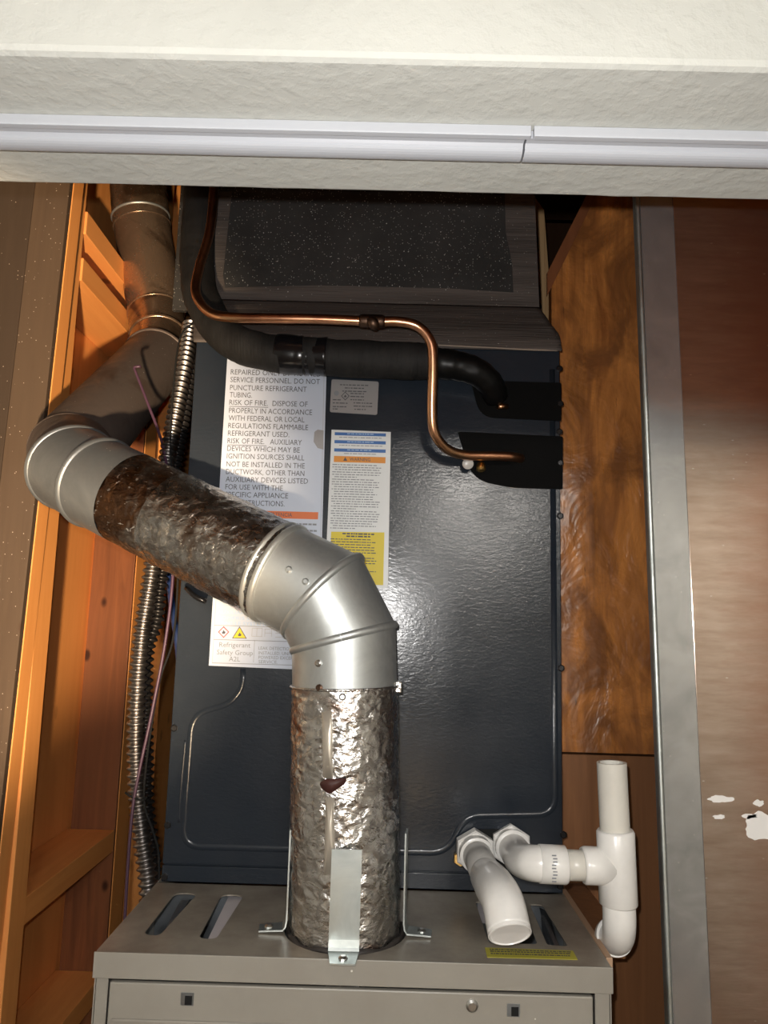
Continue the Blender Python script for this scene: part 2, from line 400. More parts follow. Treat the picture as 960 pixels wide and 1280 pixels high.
# ------------------------------------------------------------------ measured planes
ZT = CZ-.2872                  # furnace deck
YF, YC = .7046, .885           # furnace front, coil front
ZC = CZ+.333                   # top of the coil cabinet
CX0, CX1 = -.2392, .2008
ZH = CZ+.290                   # underside of the header
H1, H2 = .357, .480
PI = math.pi

# ------------------------------------------------------------------ the room and the header
st = lambda o: tag(o, kind='structure')
CEIL = 2.46; CC = 2.85
st(box('floor', (-1.7, -3.3, -.05), (1.7, 1.9, 0), 'floor'))
st(box('ceiling', (-1.7, -3.3, CEIL), (1.7, H2, CEIL+.05), 'ceil'))
st(box('ceiling_closet', (-1.7, H2+.0005, CC), (1.7, 1.99, CC+.05), 'back'))
st(box('wall_upper', (-1.7, H1+.06, CEIL+.051), (1.7, H2, CC), 'back'))
st(box('wall_rear', (-1.7, -3.35, 0), (1.7, -3.3, CEIL), 'roomwall'))
st(box('wall_side_left', (-1.75, -3.3, 0), (-1.7, .357, CEIL), 'roomwall'))
st(box('wall_side_right', (1.7, -3.3, 0), (1.75, .357, CEIL), 'roomwall'))
def front_wall():
    n = 160; vs = []; x0, x1 = -1.7, 1.7
    for i in range(n+1):
        x = x0+(x1-x0)*i/n
        jag = (noise.noise(Vector((x*30, 0, 3)))*.0009 + (0.0012 if noise.noise(Vector((x*9, 4, 0))) > .25 else 0))
        prof = [(H1, CEIL), (H1, ZH+.004), (H1+.0012, ZH+.0012), (H1+.004, ZH), (H2-.002, ZH+.0001), (H2, ZH+.001+jag), (H2, CEIL)]
        vs += [(x, y, z) for y, z in prof]
    k = 7; fs = [(i*k+j, i*k+j+1, (i+1)*k+j+1, (i+1)*k+j) for i in range(n) for j in range(k-1)]
    fs += [(i*k+6, i*k, (i+1)*k, (i+1)*k+6) for i in range(n)]
    return mesh('wall_header', vs, fs, 'wall')
st(front_wall())
st(box('wall_front_left', (-1.7, H1, 0), (-.86, H2, ZH), 'wall'))
st(box('wall_front_right', (.86, H1, 0), (1.7, H2, ZH), 'wall'))
st(box('trim_1', (-1.2, H2+.001, ZH+.024), (1.2, H2+.036, CEIL), 'rafter'))     # raw lumber behind the header

# the door track under the header
def track(x0, x1, xf0, xf1, label):
    t = empty('door_track', ((x0+x1)/2, .43, ZH-.008)); tag(t, label, 'door track', 'track lengths under the header')
    Yt = atz(480, 152, ZH).y
    zb = ZH-.0068
    box('flange', (xf0, Yt, zb), (xf1, Yt+.0042, ZH-.0001), 'track', t, .0005)
    Ya = Yt+.0042+.001; Yb = atz(480, 203, ZH-.009).y
    prof = [(Ya, ZH-.0002), (Ya, ZH-.0050)]
    n = 10; wd = Yb-Ya
    prof += [(Ya+wd*.22, ZH-.0050), (Ya+wd*.27, ZH-.0042), (Ya+wd*.33, ZH-.0056)]
    for i in range(n+1):
        a = PI*i/n; prof.append((Ya+wd*.35+wd*.325*(1-math.cos(a)), ZH-.0060-.0032*math.sin(a)))
    prof += [(Yb, ZH-.0002)]
    k = len(prof); vs = [(x0, y, z) for y, z in prof]+[(x1, y, z) for y, z in prof]
    fs = [tuple(range(k)), tuple(range(k, 2*k))[::-1]]+[(i, (i+1) % k, k+(i+1) % k, k+i) for i in range(k)]
    mesh('channel', vs, fs, 'track', t)
xa = atz(655, 190, ZH-.009).x; xb = atz(665, 160, ZH).x
track(-.84, xa-.0006, -.84, xb-.0008, 'white door track under the header, longer left length ending at the joint')
track(xa+.0006, .84, xb+.0008, .84, 'white door track under the header, length to the right of the joint')

# ceiling lamp of the room, behind the photographer
for i, (x, z, r) in enumerate(((.36, CEIL-.10, .05), (.62, CEIL-.10, .05))):
    t = empty('ceiling_lamp', (x, -2.45, CEIL)); tag(t, ('round frosted glass ceiling lamp at the back of the room, nearer the middle', 'round frosted glass ceiling lamp at the back of the room, nearer the right wall')[i], 'lamp')
    lathe('base_plate', (x, -2.45, CEIL), (0, 0, -1), [(0, .07), (.02, .07), (.03, .05)], 'steel', t)
    n = 10; prof = [(.03+.10*(1-math.cos(PI*j/n))/2*1.3, max(.004, r*math.sin(PI*(.12+.88*j/n)))) for j in range(n+1)]
    lathe('glass_dome', (x, -2.45, CEIL), (0, 0, -1), prof, 'glass', t, 24)

# tripod work lamp added out of view to light the left studs orange
wk = empty('added_work_lamp', (0, -.45, 0)); tag(wk, 'added unseen work lamp on a black tripod, lighting the left studs of the closet', 'work lamp')
M['lampyellow'] = mat('lamp_housing', (.7, .45, .02), .4); M['hot'] = mat('halogen_glass', (.9, .9, .85), .3)
_b = M['hot'].node_tree.nodes['Principled BSDF']; _b.inputs['Emission Color'].default_value = (1, .7, .4, 1); _b.inputs['Emission Strength'].default_value = 6
sweep('pole', [(0, -.45, .25), (0, -.45, 1.22)], .014, 'darkmetal', wk, 12)
for k in range(3):
    a = PI/2+k*2*PI/3; sweep('leg', [(0, -.45, .45), (.38*math.cos(a), -.45+.38*math.sin(a), .012)], .011, 'darkmetal', wk, 10)
sweep('crossbar', [(-.05, -.45, 1.22), (.10, -.45, 1.22)], .012, 'darkmetal', wk, 12)
for hx, target, en, an in HEADS:
    c0 = Vector((hx, -.40, 1.30)); dd = (Vector(target)-c0).normalized()
    h_ = lathe('lamp_head', c0-dd*.07, dd, [(0, .035), (.03, .06), (.07, .075), (.075, .078)], 'lampyellow', wk, 20)
    lathe('lamp_glass', c0+dd*.004, dd, [(0, .07), (.004, .07)], 'hot', h_, 20)
    l = bpy.data.lights.new('added_work_light', 'SPOT'); l.energy = en; l.color = (1, .74, .47); l.spot_size = math.radians(an); l.spot_blend = .6; l.shadow_soft_size = .02
    o = bpy.data.objects.new('added_work_light', l); C.objects.link(o); o.location = c0+dd*.02
    o.rotation_euler = dd.to_track_quat('-Z', 'Y').to_euler()

# ------------------------------------------------------------------ left stud wall
XL = -.4996; XS = -.587
wl = empty('wall_left', (XL, 1.05, 0)); tag(wl, kind='structure')
def vx(px, py, Y): return at(px, py, Y).x
Y1 = 1.05; ys1 = atx(56, 800, XL).y; Y2 = atx(159, 800, XL).y; ys2 = atx(173, 800, XL).y; Y3 = atx(200, 800, XL).y; ys3 = atx(219, 800, XL).y
XL = vx(30, 800, Y1)
XS = XL-.089
ymid = Y1+(ys1-Y1)*.42
def lean(name, x0, x1, y0, y1, m, k, label=None):      # upright board leaning a little along the wall
    d = lambda z: k*(z-(CZ-.02))
    return hexa(name, [(x0+d(0), y0, 0), (x1+d(0), y0, 0), (x1+d(0), y1, 0), (x0+d(0), y1, 0), (x0+d(CC), y0, CC), (x1+d(CC), y0, CC), (x1+d(CC), y1, CC), (x0+d(CC), y1, CC)], m, wl, .001, label)
lean('stud', XS, XL, Y1, ymid-.0006, 'stud', .016)
lean('stud', XS, XL-.0015, ymid+.0006, ys1, 'stud', -.004)
lean('plank', vx(28, 300, Y1-.012), XL-.0008, Y1-.012, Y1-.0005, 'brown', .016, 'brown plank face with dust flecks')
lean('plank', vx(28, 300, Y1-.012)-.09, vx(28, 300, Y1-.012)-.0015, Y1-.010, Y1-.0005, 'darkbrown', .016, 'darker brown plank')
lean('plank', vx(28, 300, Y1-.012)-.25, vx(28, 300, Y1-.012)-.092, Y1-.012, Y1-.0005, 'darkbrown', .016, 'darker brown plank')
box('sheathing', (XS-.012, ys1+.001, 0), (XS, Y2+.35, CC), 'sheath', wl)
box('stud', (XS+.0055, Y2, 0), (XL, ys2, CC), 'stud', wl, .0012)
box('plank', (XS+.006, Y2-.008, 0), (XL-.001, Y2-.0005, CC), 'knotty', wl, .0006, 'reddish brown knotty plank')
box('stud', (XS+.0005, Y3, 0), (XL, ys3, CC), 'stud', wl, .0012)
def blk(py, name='blocking', h=.038):
    za = atx(*py, XL).z
    box(name, (XS+.0005, ys1+.0006, za-h), (XL-.0008, Y2-.009, za), 'studh', wl, .0012)
blk((105, 257)); blk((105, 322)); blk((26, 1127)); blk((105, 1246))
# second bay blocking, seen in the gap beside the conduit
za = atx(185, 350, XL).z; box('blocking', (XS+.0005, ys2+.0006, za-.038), (XL-.001, Y3-.0006, za), 'studh', wl, .001)
st(box('wall_back', (XS, Y3+.30, 0), (1.2, Y3+.33, CC), 'back'))
st(box('wall_closet_right', (.95, H2, 0), (1.0, Y3+.3, CC), 'back'))
st(box('wall_closet_left', (-.95, H2, 0), (-.90, Y1, CC), 'roomwall'))
st(box('wall_return', (-.90, Y1+.001, 0), (XS-.013, Y1+.02, CC), 'back'))

# pale stud behind the plenum, right
o = hexa('wall_stud', [at(664, 395, 1.46), at(690, 395, 1.46), at(690, 395, 1.50), at(664, 395, 1.50),
                       at(661, 236, 1.46), at(680, 262, 1.46), at(680, 262, 1.50), at(661, 236, 1.50)], 'tan')
for v in o.data.vertices:
    if v.co.z < at(664, 390, 1.46).z: v.co.z = 0
tag(o, 'pale upright stud glimpsed between the black plenum and the plywood side', 'stud')

# ------------------------------------------------------------------ sheet metal duct, right
YD = .77; yd2 = 1.28; ZD = CZ+.56
duct = empty('return_duct', (.27, YD, 0)); tag(duct, 'tall galvanized sheet metal duct face with brown streaks at the right edge', 'duct')
eT = at(795, 255, YD); eB = at(836, 1280, YD); sl = (eT.x-eB.x)/(eT.z-eB.z)
def ex(z): return eB.x+sl*(z-eB.z)
ZB = .0
def edgeface(name, xoff0, xoff1, y0, y1, z0, z1, m, label=None, bev=.0004):
    return hexa(name, [(ex(z0)+xoff0, y0, z0), (ex(z0)+xoff1, y0, z0), (ex(z0)+xoff1, y1, z0), (ex(z0)+xoff0, y1, z0),
                       (ex(z1)+xoff0, y0, z1), (ex(z1)+xoff1, y0, z1), (ex(z1)+xoff1, y1, z1), (ex(z1)+xoff0, y1, z1)], m, duct, bev, label)
edgeface('front_panel', .0035, .60, YD, YD+.0012, ZB, ZD, 'ductzinc')
sweep('corner_bead', [(ex(z)+.0015, YD-.0006, z) for z in [ZB+(ZD-ZB)*i/30 for i in range(31)]], .0028, 'strap', duct, 10, label='bright folded corner')
CX1_, FX1_, ZT_ = CX1, at(766, 1213, YF).x, ZT
a = at(843, 300, YD).x-ex(at(843, 300, YD).z)
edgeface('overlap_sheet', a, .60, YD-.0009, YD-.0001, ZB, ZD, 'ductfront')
edgeface('folded_return', .001, .002, YD+.0012, YD+.014, ZB, ZD, 'strap')
box('duct_body', (.36, YD+.0014, ZB), (.85, yd2, ZD-.002), 'galvdark', duct)
# plywood filler between coil cabinet and duct, its top corner cut on a slope
YW = .955
fil = empty('plywood_panel', (.26, YW, 0)); tag(fil, 'shiny orange brown plywood panel filling the gap between dark cabinet and metal duct', 'plywood panel')
xw0 = CX1_+.006; g = at(683, 345, YW); h_ = at(737, 243, YW)
zj = at(760, 943, YW).z
slab('upper_board', [(xw0, zj+.0015), (.355, zj+.0015+at(800, 943, YW).z*0), (.355, h_.z+.06), (h_.x+.03, h_.z+.06), (xw0, g.z)], YW, YW+.018, 'ductside', fil)
slab('lower_board', [(xw0, 0.), (.355, 0.), (.355, zj-.0015), (xw0, zj-.0015)], YW+.0015, YW+.018, 'plylow', fil, 'darker brown knotted lower board')
slab('backing_strip', [(xw0-.0, zj-.02), (.355, zj-.02), (.355, zj+.02), (xw0, zj+.02)], YW+.0185, YW+.03, 'back', fil)
e1 = Vector((g.x, YW-.004, g.z-.02)); e2 = Vector((h_.x+.03, YW-.004, h_.z+.045))
for dx, mm in ((0, 'knotty'),):
    slab('edge_batten', [(e1.x, e1.z-.01), (e1.x, e1.z+.022), (e2.x-.012, e2.z), (e2.x, e2.z)], YW-.006, YW-.0004, mm, fil)
lg = empty('wood_ledge', (FX1_+.02, .85, ZT_)); tag(lg, 'narrow brown wood ledge beside the right rear corner of the furnace deck', 'wood ledge')
box('ledge_board', (FX1_+.008, .80, ZT_-.030), (FX1_+.040, YW-.002, ZT_-.010), 'plylow', lg)
box('ledge_edge', (FX1_+.0015, .73, ZT_-.012), (FX1_+.0075, YW-.002, ZT_-.002), 'knotpale', lg, .0006, 'pale bare edge')
# dripped white paint on the sheet metal
def splat(name, cx, cy, rx, ry, lab, seed):
    n = 30; pts = []
    for i in range(n):
        a = 2*PI*i/n; k = 1+.35*noise.noise(Vector((math.cos(a)*1.7+seed, math.sin(a)*1.7, seed*3)))+.18*noise.noise(Vector((math.cos(a)*5, math.sin(a)*5, seed)))
        pts.append(xz(cx+rx*k*math.cos(a), cy+ry*k*math.sin(a), YD-.001))
    slab(name, pts, YD-.0013, YD-.0008, 'splat', duct)
splat('paint_splat', 901, 999, 17, 4.2, '', 1); splat('paint_splat', 899, 1021, 8, 2.8, '', 2); splat('paint_splat', 950, 1033, 20, 17, '', 3.3); splat('paint_splat', 948, 1004, 7, 4, '', 4); splat('paint_splat', 937, 1020, 9, 3, '', 5)

# ------------------------------------------------------------------ furnace
FX0 = at(118, 1191, YF).x; FX1 = at(766, 1213, YF).x
FB = ZT-.86
fur = empty('gas_furnace', ((FX0+FX1)/2, YF, FB)); tag(fur, 'beige grey enamelled furnace cabinet below the coil with the vent pipe rising from its deck', 'furnace')
def slot(q, r=.004): return [tuple(p) for p in rpoly([(atz(*p, ZT).x, atz(*p, ZT).y) for p in q], r)]
sl1 = slot([(179, 1168), (199, 1170), (247, 1117), (219, 1116)], .010)
sl2 = slot([(248, 1173), (270, 1174), (305, 1119), (277, 1118)], .010)
sl3 = slot([(611, 1179), (672, 1180), (652, 1128), (594, 1127)], .004)
sl4 = slot([(684, 1181), (710, 1183), (678, 1131), (662, 1130)], .004)
FC = atz(432, 1161, ZT)       # centre of the flue hole
hole = [(FC.x+.058*math.cos(a), FC.y+.058*math.sin(a)) for a in [2*PI*i/40 for i in range(40)]]
sheet_with_holes('deck', [(FX0+.001, YF+.001), (FX1-.001, YF+.001), (FX1-.001, YC-.002), (FX0+.001, YC-.002)], [sl1, sl2, sl3, sl4, hole], ZT-.0012, ZT, 'deck', fur)
lip = at(300, 1229, YF).z-at(300, 1197, YF).z
box('front_rail', (FX0, YF-.001, ZT+lip), (FX1, YF+.0006, ZT+.0006), 'furn', fur, .0005)
box('rail_return', (FX0, YF+.0006, ZT+lip), (FX1, YF+.012, ZT+lip+.001), 'furn', fur)
for s, x in ((0, FX0), (1, FX1)):
    box('side_panel', (x-(.0 if s == 0 else .001)+.0005*(1-2*s), YF+.004, FB), (x+(.001 if s == 0 else 0)+.0005*(1-2*s), YC+.53, ZT-.0002), 'furn', fur)
z_ = ZT+lip-.002
ew = .0125
box('corner_post', (FX0+.002, YF+.004, FB), (FX0+ew, YF+.006, z_+.004), 'furn', fur, .0006)
box('corner_post', (FX1-ew-.002, YF+.004, FB), (FX1-.002, YF+.006, z_+.004), 'furn', fur, .0006)
dt = z_-.0012
door = box('access_door', (FX0+ew+.0025, YF+.0005, FB+.05), (FX1-ew-.0045, YF+.006, dt), 'furn', fur, .0012)
hz = at(240, 1276, YF).z
box('door_bead', (FX0+ew+.006, YF-.0012, hz-.003), (FX1-ew-.008, YF+.001, hz), 'furn', door, .0008)
for (px, py, k) in ((234, 1249, 0), (642, 1263, 1)):
    p = at(px, py, YF)
    box('latch_hole', (p.x-.0055, YF-.0002, p.z-.005), (p.x+.0055, YF+.0012, p.z+.005), 'inner', door, label='square punched hole')
    box('latch_recess', (p.x-.003+.001, YF-.0004, p.z-.0045), (p.x+.0042, YF+.0002, p.z+.0028), 'black', door, label='black recess of the punched hole')
p = at(590, 1257, YF); lathe('screw', (p.x, YF+.001, p.z), (0, -1, 0), [(0, .0052), (.0022, .0052), (.0036, .0032)], 'steel', door, 12)
box('floor_pan', (FX0+.002, YF+.006, FB), (FX1-.002, YC+.53, FB+.002), 'furn', fur)
box('blower_shelf', (FX0+.002, YF+.010, ZT-.14), (FX1-.002, YC-.01, ZT-.138), 'black', fur)
box('rear_bulkhead', (FX0+.002, YC-.004, ZT-.14), (FX1-.002, YC-.002, ZT-.0015), 'inner', fur)
def baffle(q, zz, m='inner', nm='baffle'):
    v = [atz(*p, ZT) for p in q]; ps = [Vector((p.x, p.y, ZT-.003)) for p in v]
    ps2 = [p+Vector((.002, .0, -zz)) for p in ps]
    return mesh(nm, ps+ps2, [(0, 1, 2, 3), (7, 6, 5, 4), (0, 4, 5, 1), (1, 5, 6, 2), (2, 6, 7, 3), (3, 7, 4, 0)], m, fur)
baffle([(197, 1175), (204, 1176), (236, 1122), (226, 1121)], .05)
def tray(q, zz, m):
    v = [atz(*p, ZT-zz) for p in q]; return mesh('inner_tray', [(p.x, p.y, ZT-zz-.002) for p in v]+[(p.x, p.y, ZT-zz) for p in v], HEX, m, fur)
tray([(254, 1186), (276, 1186), (312, 1122), (286, 1120)], .005, 'lilac'); tray([(598, 1190), (622, 1190), (618, 1128), (597, 1128)], .008, 'lilac'); tray([(214, 1180), (234, 1180), (246, 1124), (236, 1124)], .012, 'inner'); tray([(690, 1192), (700, 1192), (686, 1140), (674, 1134)], .010, 'inner')
baffle([(600, 1150), (612, 1186), (640, 1187), (622, 1150)], .03); baffle([(697, 1186), (704, 1187), (680, 1140), (676, 1140)], .03)
p0 = atz(609, 1197, ZT); p1 = atz(722, 1200, ZT); p2 = atz(716, 1189, ZT); p3 = atz(606, 1185, ZT)
ys = mesh('warning_strip', [(*v.xy, ZT+.0001) for v in (p0, p1, p2, p3)]+[(*v.xy, ZT+.0005) for v in (p0, p1, p2, p3)], HEX, 'ylabel', fur, label='yellow warning strip with dark print')
rw = []
for t0 in (.30, .55, .75):
    u = .05
    while u < .93:
        e = u+random.uniform(.01, .05); A = lambda s, t: (p0*(1-s)+p1*s)*(1-t)+(p3*(1-s)+p2*s)*t
        rw.append([(*A(u, t0).xy, ZT+.00065), (*A(e, t0).xy, ZT+.00065), (*A(e, t0+.12).xy, ZT+.00065), (*A(u, t0+.12).xy, ZT+.00065)]); u = e+.008
mesh('fine_print', [v for q in rw for v in q], [(4*i, 4*i+1, 4*i+2, 4*i+3) for i in range(len(rw))], 'ink', ys, fix=False)

pl = tag(box('platform', (FX0-.02, YF-.01, 0), (FX1-.002, YC+.55, FB-.0005), 'brown'), 'low wooden platform box under the furnace', 'platform')

# ------------------------------------------------------------------ coil cabinet
CX0, CX1 = -.2392, .2008
coil = empty('coil_cabinet', ((CX0+CX1)/2, YC, ZT)); tag(coil, 'dark slate blue evaporator coil cabinet with pressed front panel standing behind the furnace deck', 'coil cabinet')
zs = at(300, 1083, YC).z
box('cabinet_shell', (CX0+.001, YC+.003, ZT+.0008), (CX1-.001, YC+.50, ZC), 'coil', coil, .001)
box('lower_panel', (CX0, YC-.0005, ZT+.001), (CX1, YC+.0028, zs-.001), 'coil', coil, .0008)
box('front_panel', (CX0, YC-.001, zs+.0008), (CX1, YC+.0028, ZC), 'coil', coil, .001)
def bead(ctrl, r=.0032, nm='pressed_bead', rad=8):
    pts = smoothpath([at(x, y, YC+.0006) for x, y in ctrl], .004); return sweep(nm, pts, r, 'coil', coil, 10)
def rp(ctrl, r): return [Vector((p[0], YC+.0046, p[1])) for p in rpoly([xz(x, y, YC) for x, y in ctrl], r, 8)]
loopc = [(304, 836), (303, 860), (287, 880), (240, 893), (228, 1058), (560, 1066), (580, 1020), (694, 1018), (690, 462)]
pts = rp(loopc, [.0, .02, .02, .02, .02, .02, .02, .02, .0])
sweep('pressed_bead', pts, .0066, 'coil', coil, 20)
bead([(232, 925), (226, 990), (224, 1028)], .002)
for (x, y) in ((218, 910), (210, 1031), (206, 1096), (699, 461), (700, 505), (699, 540), (700, 579), (700, 645), (701, 835), (704, 1043), (700, 1107)):
    p = at(x, y, YC); lathe('screw', (p.x, YC-.0005, p.z), (0, -1, 0), [(0, .0042), (.0012, .0042), (.0020, .0030)], 'darkmetal', coil, 6)
def patch(ctrl, r, m, y0=YC-.0022, y1=YC-.0009, nm='gasket', label=None):
    return slab(nm, rpoly([xz(x, y, YC) for x, y in ctrl], r, 6), y0, y1, m, coil, label)
patch([(588, 476), (701, 479), (701, 527), (600, 522)], [.002, .002, .002, .018], 'gasket', label='black rubber gasket round the insulated line')
patch([(572, 540), (703, 546), (703, 612), (640, 610), (590, 600)], [.002, .002, .002, .01, .03], 'gasket', label='black rubber gasket round the copper pipe')
patch([(570, 1052), (586, 1036), (650, 1036), (664, 1060), (662, 1085), (575, 1085)], .006, 'black', label='drain opening')

# labels stuck on the cabinet
YL = YC-.0022
def paper(name, ctrl, m, parent, label=None, r=.0, Y=YL):
    return slab(name, rpoly([xz(x, y, Y) for x, y in ctrl], r) if r else [xz(x, y, Y) for x, y in ctrl], Y, Y+.0009, m, parent, label)
L1 = paper('safety_label', [(285.5, 425), (409, 430), (398, 838), (261, 832)], 'paper', coil, 'tall white refrigerant safety label')
T = YL-.00025
def lx(y): return 288.0-(y-474)*.047
rows = [(468, 'REPAIRED ONLY BY TRAINED', 113), (477.5, 'SERVICE PERSONNEL. DO NOT', 112), (487.5, 'PUNCTURE REFRIGERANT', 96), (496.5, 'TUBING.', 28), (506, 'RISK OF FIRE.  DISPOSE OF', 98),
        (516, 'PROPERLY IN ACCORDANCE', 104), (525.5, 'WITH FEDERAL OR LOCAL', 95), (535, 'REGULATIONS FLAMMABLE', 100), (544.5, 'REFRIGERANT USED.', 77),
        (554, 'RISK OF FIRE.   AUXILIARY', 93), (563.5, 'DEVICES WHICH MAY BE', 91), (573, 'IGNITION SOURCES SHALL', 97), (583, 'NOT BE INSTALLED IN THE', 98),
        (592.5, 'DUCTWORK, OTHER THAN', 98), (602, 'AUXILIARY DEVICES LISTED', 103), (611.5, 'FOR USE WITH THE', 72), (621, 'SPECIFIC APPLIANCE', 79), (631, 'THE INSTRUCTIONS.', 75)]
for y, s, wd in rows: text(s, lx(y), y, wd, 6.6, T, 'ink', L1, 'label_text')
for yy in (507.6, 555.6): quads('underline', [(lx(yy), yy, lx(yy)+49, yy+.7)], T, 'ink', L1)
quads('warning_band', [(lx(641)-4, 637, 398, 646)], T, 'orange', L1, 'orange warning band')
text('ADVERTENCIA', 325, 645, 40, 5, T-.0002, 'ink', L1, 'label_text')
text('CAUTION FRIGORIGENE', 290, 656, 108, 3.6, T, 'inkgrey', L1, 'label_text') if False else quads('fine_print', fine([(300, 396, 652), (300, 398, 660), (300, 397, 668), (290, 396, 676)], 2.2), T, 'inkgrey', L1)
slab('ruled_line', [xz(405.4, 440, T), xz(406.0, 440, T), xz(400.6, 690, T), xz(400.0, 690, T)], T, T+.0001, 'inkpale', L1)
text('AUXILIAIRES PEUVENT', 271.5, 767, 78, 4.2, T, 'bluepale', L1, 'label_text'); text('COMPRIS SYSTEMES', 271, 774, 74, 4.2, T, 'bluepale', L1, 'label_text'); text('DANS LE SYSTEME DE', 270.5, 780.5, 76, 4.2, T, 'bluepale', L1, 'label_text')
quads('ruled_line', [(268, 781.3, 386, 781.9), (267, 799, 388, 799.7), (265, 828.3, 388, 829), (318, 800, 318.5, 828)], T, 'inkgrey', L1)
slab('ruled_line', [xz(269.6, 750, T), xz(270.2, 750, T), xz(265.6, 829, T), xz(265, 829, T)], T, T+.0001, 'inkpale', L1)
for y, s, x, wd, h in ((808.5, 'Refrigerant', 274, 39, 6), (818, 'Safety Group', 271, 45, 6), (826.5, 'A2L', 286, 14, 6)): text(s, x, y, wd, h, T, 'inkgrey', L1, 'label_text')
for y, s, wd in ((812, 'LEAK DETECTION SYSTEM', 62), (818, 'INSTALLED. UNIT MUST BE', 64), (823.5, 'POWERED EXCEPT FOR', 58), (829, 'SERVICE.', 24)): text(s, 323, y, wd, 4, T, 'inkgrey', L1, 'label_text')
def pic(name, ctrl, m, parent, Y): return slab(name, [xz(x, y, Y) for x, y in ctrl], Y, Y+.0001, m, parent)
def flame(cx, cy, s, parent):
    pic('flame_symbol', [(cx-.7*s, cy+s), (cx-s, cy+.3*s), (cx-.5*s, cy-.2*s), (cx-.1*s, cy-1.2*s), (cx+.5*s, cy-.3*s), (cx+.7*s, cy-.5*s), (cx+s, cy+.3*s), (cx+.7*s, cy+s)], 'ink', parent, T-.0006)
pic('hazard_diamond', [(279.5, 782.8), (286.5, 790), (279.5, 797.5), (272.5, 790)], 'red', L1, T-.0001)
pic('diamond_field', [(279.5, 784.3), (285, 790), (279.5, 796), (274, 790)], 'paper', L1, T-.0003); flame(279.5, 790, 2.2, L1)
pic('hazard_triangle', [(299.5, 783), (308.5, 798.3), (290, 798)], 'ink', L1, T-.0001)
pic('triangle_field', [(299.5, 784.6), (307, 797.4), (291.6, 797.2)], 'yellow', L1, T-.0003); flame(299.5, 793, 2.2, L1)
for q in ([(315, 785, 328, 785.6), (315, 795, 328, 795.6), (315, 785, 315.6, 795.6), (327.4, 785, 328, 795.6), (321, 785, 321.6, 795.6)], [(331, 786, 340, 786.6), (331, 791, 340, 791.6), (331, 786, 331.6, 796), (339.4, 786, 340, 796)], [(344, 786, 352, 786.8), (344, 791, 352, 791.8), (344, 796, 352, 796.8)]): quads('manual_symbol', q, T, 'inkpale', L1)
o = pic('torn_patch', [(393, 540), (397, 537), (404.5, 538), (404.3, 562), (397, 560), (392, 552)], 'papersilver', L1, T-.0004)

L2 = paper('rating_label', [(414.5, 474), (473.5, 477), (471.5, 518.5), (412.2, 515)], 'papersilver', coil, 'small silver rating label', .0025)
for (s, x, y, wd, h) in ():
    pass
quads('fine_print', fine([(425, 462, 480.3), (431, 455, 484.3), (428, 458, 488.2), (438, 455, 491.2), (438, 455, 495), (438, 455, 499), (416, 426, 499), (416, 435, 503), (416, 433, 507.5), (416, 422, 510.5), (442, 466, 503), (442, 466, 507), (443, 458, 511)], 1.2), T, 'ink', L2)
pic('hazard_diamond', [(431.5, 489.5), (437, 495), (431.5, 500.5), (426.2, 495)], 'ink', L2, T-.0001); pic('diamond_field', [(431.5, 490.7), (435.8, 495), (431.5, 499.2), (427.4, 495)], 'papersilver', L2, T-.0003); flame(431.5, 495, 1.6, L2)
p = at(420.5, 491.5, T); lathe('approval_mark', (p.x, T+.0002, p.z), (0, -1, 0), [(0, .0030), (.0003, .0030)], 'inkgrey', L2, 16)

L3 = paper('warning_label', [(414.5, 537), (488.5, 540), (484.8, 735.5), (406, 731)], 'paperw', coil, 'narrow warning label with blue, orange and yellow bands', .0006)
sk = lambda y: -(y-540)*.035
def qrow(y0, y1, x0=418.5, x1=482.5): return (x0+sk(y0), y0, x1+sk(y0)*.5, y1)
quads('blue_band', [qrow(540.2, 544), qrow(550, 554), qrow(560.3, 564.4)], T, 'blue', L3, 'dark blue printed band')
quads('pale_print', fine([(434, 467, 541.6), (434, 467, 551.6), (434, 466, 561.8)], 1.0), T-.0002, 'bluepale', L3)
quads('orange_band', [qrow(569.8, 577.5)], T, 'amber', L3, 'orange band reading WARNING')
text('WARNING', 437, 576, 26, 4.2, T-.0003, 'ink', L3, 'label_text', .01)
pic('hazard_triangle', [(431.5, 571.3), (434.3, 576), (429, 575.9)], 'ink', L3, T-.0002)
ybt = 664.5
mesh('yellow_band', [at(414, ybt, T), at(480.5, ybt+1, T), at(479, 731.5, T), at(411.5, 729, T)], [(0, 3, 2, 1)], 'yellow', L3, label='yellow printed block', fix=False)
body = [(417+sk(y)+random.choice((0, 3)), 478+sk(y)-random.choice((0, 4, 9, 2, 30)), y) for y in [580+3.05*i for i in range(27)]]
quads('fine_print', fine([(430, 470, 566.4), (424, 478, 546), (424, 478, 556)], .9)+fine(body, 1.1), T, 'inkgrey', L3)
quads('fine_print', fine([(428, 468, 666), (433, 463, 669.3)], 1.8)+fine([(416+sk(y)+2, 476+sk(y)-random.choice((0, 3, 20, 8)), y) for y in [673+3.3*i for i in range(17)]], 1.1), T-.0002, 'ink', L3)

# ------------------------------------------------------------------ plenum over the coil
YP = .95
plen = empty('supply_plenum', (0, YP, ZC)); tag(plen, 'matt black supply plenum above the coil cabinet, speckled with dust and sealed with black tape', 'plenum')
zl = at(500, 384, YP).z
PX0 = at(262, 300, YP).x; PX1 = at(669.5, 384, YP).x; PXt = at(662, 250, YP).x
hexa('plenum_box', [(PX0, YP, zl-.01), (PX1, YP, zl-.01), (PX1, YP+.45, zl-.01), (PX0, YP+.45, zl-.01),
                    (PX0, YP, CC-.001), (PX1, YP, CC-.001), (PX1, YP+.45, CC-.001), (PX0, YP+.45, CC-.001)], 'plenum', plen, .001)
